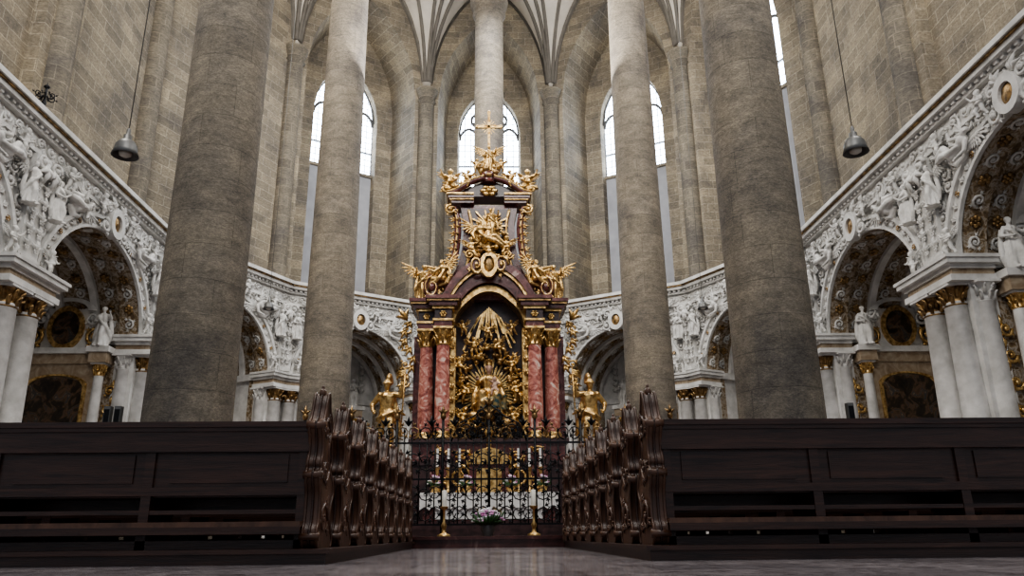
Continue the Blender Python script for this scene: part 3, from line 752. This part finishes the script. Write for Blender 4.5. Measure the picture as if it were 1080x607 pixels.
for k in range(15):
    x=(k-7)*.09; z0=6.75-abs(x)*.5; l=.75+.25*math.cos(k*1.9)
    mb.prism([(x*.5-.015,z0),(x*.5+.015,z0),(x*1.15+.03,z0-l),(x*1.15-.03,z0-l)],.08,.12,2)
for k in range(130):
    a=R.uniform(0,2*pi); r=R.uniform(.6,.92); x=r*math.cos(a); z=4.3+1.45*r*math.sin(a)
    if k%3: mb.ell((x,R.uniform(-.05,.2),z),(R.uniform(.05,.12),.08,R.uniform(.04,.09)),5 if k%2 else 2)
    else: leaf(mb,x,z,a,.25,.1,2)
for k in range(30): mb.ell((R.uniform(-.7,.7),R.uniform(-.4,.1),3.05+R.uniform(0,.5)),(R.uniform(.08,.2),.12,R.uniform(.06,.14)),5 if k%2 else 2)
# tabernacle
mb.box(-.5,.5,-.95,-.6,1.1,1.9,0); mb.box(-.32,.32,-1.0,-.9,1.2,1.8,2); mb.box(-.58,.58,-1.02,-.6,1.9,2.0,2); mb.ring(0,2.0,.01,.5,-1.0,-.6,2,0,pi,20,.9)
mb.lathe([(.2,0),(.05,.1),(.08,.25),(.04,.4),(.14,.6),(.0,.75)],(0,-.85,2.4),16,2)
for s in (-1,1):
    scroll(mb,s*.75,1.6,.28,s,-.85,2,pi/2,1.5,.06); scroll(mb,s*.7,2.2,.2,-s,-.8,2,0,1.4,.05)
    for k in range(3):
        x=s*(.75+.28*k)
        mb.lathe([(.1,0),(.11,.04),(.03,.1),(.05,.25),(.02,.4),(.06,.6),(.07,.64)],(x,-1.05,1.18),12,2); mb.lathe([(.035,0),(.03,.6)],(x,-1.05,1.82),8,4)
cl=[(-1.68,1.1),(-1.68,.9)]+[(-1.68+3.36*i/28,.8-.04*math.cos(i*pi)) for i in range(29)]+[(1.68,.9),(1.68,1.1)]
mb.prism(cl,-1.69,-1.66,4); mb.box(-1.7,1.7,-1.7,-.68,1.1,1.17,4)
# attic
at=[(-1.15,6.9),(1.15,6.9),(1.12,7.3),(.9,7.6),(.78,8.2),(.74,9.0),(.85,9.6),(-.85,9.6),(-.74,9.0),(-.78,8.2),(-.9,7.6),(-1.12,7.3)]
mb.prism(at,0,.7,0)
ins=[(-.75,7.5),(.75,7.5),(.58,8.2),(.56,9.0),(.6,9.45),(-.6,9.45),(-.56,9.0),(-.58,8.2)]
mb.prism(ins,-.05,.1,3)
for s in (-1,1):
    P=cr([(1.3,7.05),(1.22,7.4),(1.0,7.8),(.92,8.4),(.92,9.0),(1.05,9.45)],5)
    mb.tube([(s*p[0],-.15,p[1]) for p in P],.1,8,0); mb.tube([(s*(p[0]+.02),-.26,p[1]) for p in P],.028,6,2)
    for i,p in enumerate(P[::2]):
        leaf(mb,s*(p[0]+.04),p[1],pi/2-s*1.25,.24,-.18,2); mb.ell((s*p[0],-.28,p[1]),.05,5,None,6,4)
    scroll(mb,s*1.25,7.3,.15,s,-.25,2,-pi/2,1.5,.045); scroll(mb,s*1.12,9.35,.15,-s,-.25,2,pi/2,1.5,.045)
    P2=cr([(.68,7.4),(.55,8.0),(.5,8.8),(.6,9.4)],5)
    mb.tube([(s*p[0],-.1,p[1]) for p in P2],.045,6,2)
    for (z0,z1,p_,m_) in ((9.6,9.72,.0,0),(9.72,9.78,.06,2),(9.78,9.92,.1,0),(9.92,9.98,.15,2)):
        mb.box(*sorted((s*.45,s*(1.1+p_))),-.2-p_,.6,z0,z1,m_)
    Q=cr([(1.25,10.0),(1.0,10.1),(.75,10.35),(.45,10.6),(.15,10.72)],5)
    mb.tube([(s*p[0],-.2,p[1]) for p in Q],.11,8,0); mb.tube([(s*p[0],-.3,p[1]+.06) for p in Q],.035,6,2)
    scroll(mb,s*1.25,10.2,.16,s,-.25,2,0,1.4,.06)
    for k in range(5): leaf(mb,s*(1.2-.2*k),10.1+.12*k,pi/2-s*.3*k*.2,.3,-.25,2)
mb.prism([(-1.0,9.95),(1.0,9.95),(.7,10.3),(.2,10.6),(-.2,10.6),(-.7,10.3)],-.1,.5,3)
rosette(mb,0,10.15,.3,-.2,2); mb.lathe([(.3,0),(.22,.1),(.16,.25),(.26,.35),(.0,.5)],(0,0,10.55),20,0)
for k in range(28):
    a=2*pi*k/28; L=(.5,.34,.58,.38)[k%4]; M=T(0,-.12,8.85)@RY(-a); mb.prism([(.08,-.008),(L,-.025),(L+.06,0),(L,.025),(.08,.008)],-.02,.02,2,M)
for k in range(50):
    a=R.uniform(0,2*pi); r=R.uniform(.2,.55); mb.ell((r*math.cos(a),R.uniform(-.35,-.12),8.2+1.05*r*math.sin(a)),(R.uniform(.06,.13),.1,R.uniform(.05,.1)),5 if k%2 else 2)
for k in range(26):   # gilded cloud under the cross
    a=R.uniform(0,2*pi); r=R.uniform(.05,.36); mb.ell((r*math.cos(a),R.uniform(-.2,.05),10.95+.5*r*math.sin(a)),(R.uniform(.06,.12),.1,R.uniform(.05,.09)),5 if k%2 else 2)
mb.ring(0,7.45,.15,.24,-.78,-.6,2,0,2*pi,20,1.1); mb.ell((0,-.68,7.45),(.16,.08,.17),5)
for s in (-1,1): scroll(mb,s*.35,7.45,.18,s,-.7,2,0,1.5,.04); scroll(mb,s*.55,7.75,.14,-s,-.5,2,0,1.5,.04)
mb.box(-.035,.035,-.04,.03,11.55,12.62,2); mb.box(-.34,.34,-.04,.03,12.2,12.27,2)
for (x,z) in ((-.36,12.235),(.36,12.235),(0,12.65)): mb.ell((x,0,z),(.06,.05,.06),2)
for k in range(16):
    a=2*pi*k/16; M=T(0,.0,12.235)@RY(-a); mb.prism([(.06,-.006),(.2,-.01),(.24,0),(.2,.01),(.06,.006)],-.01,.01,2,M)
mb.v=[(x,y,zm(z)) for x,y,z in mb.v]
put('retable',mb.mesh('retable',mats),HA)
put('madonna',fig('madonna',M_gold),HA,(0,-.05,3.3),(0,0,0),.98)
def pf(n,kind,x,y,z,rz=0,s=1,flip=False,ry=0,mat=None):
    put(n,fig(kind,mat or M_gold),HA,(x,y,zm(z)),(0,ry,rz),((-s if flip else s),s,s))
for i,(x,z,s,f) in enumerate([(-.78,3.2,.75,0),(.78,3.2,.75,1),(-.8,4.0,.65,1),(.8,4.0,.65,0),(-.7,4.75,.6,0),(.7,4.75,.6,1),(-.4,5.3,.6,1),(.4,5.3,.6,0),(0,5.75,.55,0),(-.45,3.0,.6,1),(.45,3.0,.6,0),(-.7,5.9,.5,0),(.7,5.9,.5,1)]):
    pf('putto_%d'%i,'putto',x,-.05,z,0,s,bool(f),R.uniform(-.5,.5))
pf('angel_l','angel',-1.85,-.25,6.82,.3,.6,True); pf('angel_r','angel',1.85,-.25,6.82,-.3,.6)
pf('angel_seat_l','recline',-1.3,-.4,7.2,-.2,.62,True,-.35); pf('angel_seat_r','recline',1.3,-.4,7.2,.2,.62,False,.35)
pf('attic_group','recline',-.12,-.3,8.25,0,.7); pf('attic_group_b','saint',.05,-.35,8.35,0,.52); pf('attic_p1','putto',-.5,-.3,7.75,0,.75); pf('attic_p2','putto',.5,-.3,7.8,0,.75,True)
pf('attic_p3','putto',0,-.35,7.65,0,.7); pf('gable_putto_l','putto',-1.15,-.2,10.15,0,.85,True); pf('gable_putto_r','putto',1.15,-.2,10.15,0,.85)
pf('gable_putto_a','putto',-.7,-.25,10.4,0,.6,False,.2); pf('gable_putto_b','putto',.7,-.25,10.4,0,.6,True,-.2)
pf('cloud_putto_a','putto',-.36,-.15,10.95,0,.5,True); pf('cloud_putto_b','putto',.36,-.15,10.95,0,.5)
pf('god_father','angel',0,-.05,10.95,0,.5)
for s in (-1,1):
    ped=put('golden_knight_statue',None,None,(s*2.68,20.2,0))
    mb=MB(); mb.box(-.4,.4,-.4,.4,.5,.7,0); mb.box(-.32,.32,-.32,.32,.7,2.0,0); mb.box(-.22,.22,-.34,-.3,.9,1.8,1); mb.box(-.4,.4,-.4,.4,2.0,2.1,0)
    mb.lathe([(.36,0),(.3,.12),(.34,.25)],(0,0,2.1),20,2)
    put('pedestal',mb.mesh('pedestal',[M_dark,M_red,M_gold]),ped)
    put('knight',fig('knight',M_gold),ped,(0,0,2.34),(0,0,s*.25),(s*-.98,.98,.98))
# ------------------------------------------------------------------ wrought iron fence
mb=MB(); y=0
for z in (.2,1.05,1.75): mb.box(-3.67,3.67,-.015,.015,z,z+.035,0)
k=-3.667
i=0
while k<3.68:
    post=(i%6==0)
    if post:
        mb.tube([(k,0,.0),(k,0,2.25)],.03,6,0); mb.ell((k,0,2.3),(.06,.06,.08),1); leaf(mb,k,2.3,pi/2,.22,0,1)
    else:
        mb.tube([(k,0,.2),(k,0,1.9+.08*(i%2))],.013,5,0); mb.tube([(k,0,1.9+.08*(i%2)),(k,0,2.0+.08*(i%2))],[.03,.002],5,0)
    k+=2.75/18; i+=1
for c in range(16):
    x=-3.667+.229+c*.458
    for z,r in ((.42,.14),(.8,.14),(1.4,.17)):
        for s in (-1,1): scroll(mb,x+s*.1,z,r,s,0,0,0,1.5,.014,True,14)
    for s in (-1,1): scroll(mb,x+s*.1,1.97,.13,s,0,0 if c%2 else 1,-pi/2,1.5,.016,True,14)
    leaf(mb,x,2.1,pi/2,.2,0,0)
for s in (-1,1):
    for (x,z,r) in ((.18,2.05,.16),(.45,2.02,.14),(.15,2.35,.1)): scroll(mb,s*x,z,r,s,0,0,-pi/2,1.5,.018,True,14)
    mb.tube([(s*.75,0,1.8),(s*.6,0,2.15),(s*.3,0,2.3),(0,0,2.55)],.016,6,0)
leaf(mb,0,2.5,pi/2,.25,0,1)
put('wrought_iron_fence',mb.mesh('wrought_iron_fence',[M_iron,M_dgold]),None,(0,15.5,.16))
def bouquet(n,w,h,pots=True):
    mb=MB()
    if pots: mb.lathe([(.08,0),(.1,.05),(.13,.16),(.12,.18)],(0,0,0),16,3)
    for k in range(n):
        a=R.uniform(0,2*pi); r=w*math.sqrt(R.random()); x,y_=r*math.cos(a),r*math.sin(a)*.7; z=.2+h*(1-(r/w)**2)*.8+R.uniform(0,.06)
        mt=1 if R.random()<.5 else 2
        for q in range(5):
            mb.ell((x+.03*math.cos(q*1.257),y_+.03*math.sin(q*1.257),z),(.028,.028,.018),mt,None,6,4)
        mb.ell((x,y_,z+.015),.014,2,None,5,4)
    for k in range(n):
        a=R.uniform(0,2*pi); mb.tube([(0,0,.15),(.6*w*math.cos(a),.6*w*math.sin(a),.2),(1.15*w*math.cos(a),w*math.sin(a),.22+h*R.uniform(0,.7))],[.006,.03,.004],4,0)
    return mb
put('flower_bouquet',bouquet(80,.24,.24).mesh('flower_bouquet',[M_leaf,M_pinkf,M_whitef,M_grey]),None,(-.02,13.2,.165))
fb=bouquet(22,.2,.22).mesh('altar_flowers',[M_leaf,M_pinkf,M_whitef,M_gold])
for x in (-1.35,1.35,-.55,.55): put('altar_flower_pot',fb,None,(x,19.75,1.17))
for x in (-.75,.75):
    mb=MB(); mb.lathe([(.11,0),(.11,.03),(.04,.06),(.03,.12),(.05,.18),(.02,.24),(.02,.42),(.07,.46),(.07,.48)],(0,0,0),16,0)
    mb.lathe([(.04,0),(.04,.26),(.0,.27)],(0,0,.48),12,1); mb.tube([(0,0,.74),(0,0,.77)],.004,4,0)
    put('altar_candlestick',mb.mesh('candlestick',[M_gold,M_wax]),None,(x,13.4,.16))
# ------------------------------------------------------------------ hanging lamps
lm=MB(); lm.lathe([(.015,.46),(.03,.44),(.03,.36),(.06,.34),(.06,.26),(.11,.24),(.155,.17),(.17,.08),(.195,.0),(.18,.0),(.14,.1),(.02,.16)],(0,0,0),32,0)
lm.ell((0,0,.04),(.1,.1,.06),1)
lm.tube([(0,0,.44),(0,0,23.6)],.008,5,0)
lme=lm.mesh('pendant_lamp',[M_grey,M_wax])
put('pendant_lamp',lme,None,(-5.5,10.6,5.68)); put('pendant_lamp',lme,None,(5.72,10.6,5.8))
put('pendant_lamp',lme,None,(-7.7,26,7.75)); put('pendant_lamp',lme,None,(7.6,26,7.75))
for x,n in ((-5.95,2),(5.8,1)):
    mb=MB()
    for k in range(n):
        xx=k*.16; mb.box(xx-.05,xx+.05,-.05,.05,.3,2.15,0); mb.tube([(xx,0,0),(xx,0,.3)],.02,6,0); mb.lathe([(.14,0),(.12,.03)],(xx,0,0),16,0)
        mb.box(xx-.04,xx+.04,-.055,-.05,.4,2.1,1)
    put('column_loudspeaker',mb.mesh('loudspeaker',[M_grey,M_iron]),None,(x,12.2,0))
mb=MB(); mb.lathe([(.14,0),(.06,.08),(.03,.2),(.06,.3),(.03,.4),(.03,.7)],(0,0,0),12,0)
for k in range(6):
    a=k*pi/3; M=T(0,0,.5)@RZ(a); scroll(mb,.16,0,.1,1,0,0,pi,1.3,.02,True,12,M)
mb.lathe([(.03,0),(.08,.05),(.02,.12),(0,.2)],(0,0,.7),10,0)
put('iron_finial',mb.mesh('iron_finial',[M_iron]),None,(-11.0,17.0,10.14))
# ------------------------------------------------------------------ light
w=bpy.data.worlds.new('World'); sc.world=w; w.use_nodes=True
bg=w.node_tree.nodes['Background']; bg.inputs[0].default_value=(.84,.9,1,1); bg.inputs[1].default_value=.5
def area(name,loc,target,size,power,col,sy=None):
    l=bpy.data.lights.new(name,'AREA'); l.energy=power; l.color=col; l.size=size
    if sy: l.shape='RECTANGLE'; l.size_y=sy
    o=bpy.data.objects.new(name,l); sc.collection.objects.link(o); o.location=loc
    o.rotation_euler=(Vector(target)-Vector(loc)).to_track_quat('-Z','Y').to_euler(); return o
area('nave_fill',(0,1,19),(0,26,9),10,1900,(1,.97,.92),6)  # unseen area lamp added high above the viewpoint, frontal fill for the hall
area('side_fill_left',(-9.5,13,21),(10,22,12),5,2700,(1,.95,.87),5)  # added lamp inside the windowless left wall, brightens the right side
area('side_fill_right',(9.5,13,21),(-10,22,12),5,1900,(1,.97,.93),5)  # its added counterpart at the right wall, brightens the left side
area('choir_fill',(0,25.5,22.5),(0,27,0),6,1700,(.94,.97,1),4)  # extra lamp hung inside the choir, added to the light of the windows
area('vault_fill',(0,22,14),(0,30,27),8,1100,(1,.97,.93),5)  # added lamp in mid-air aimed upward, lightens the vault
# ------------------------------------------------------------------ camera
cd=bpy.data.cameras.new('camera'); cd.sensor_width=36; cd.lens=27; cd.clip_end=200
co=bpy.data.objects.new('camera',cd); sc.collection.objects.link(co)
co.matrix_world=T(0,0,.18)@RZ(math.radians(-1.8))@RX(math.radians(107.8))@RZ(math.radians(-.55))
sc.camera=co
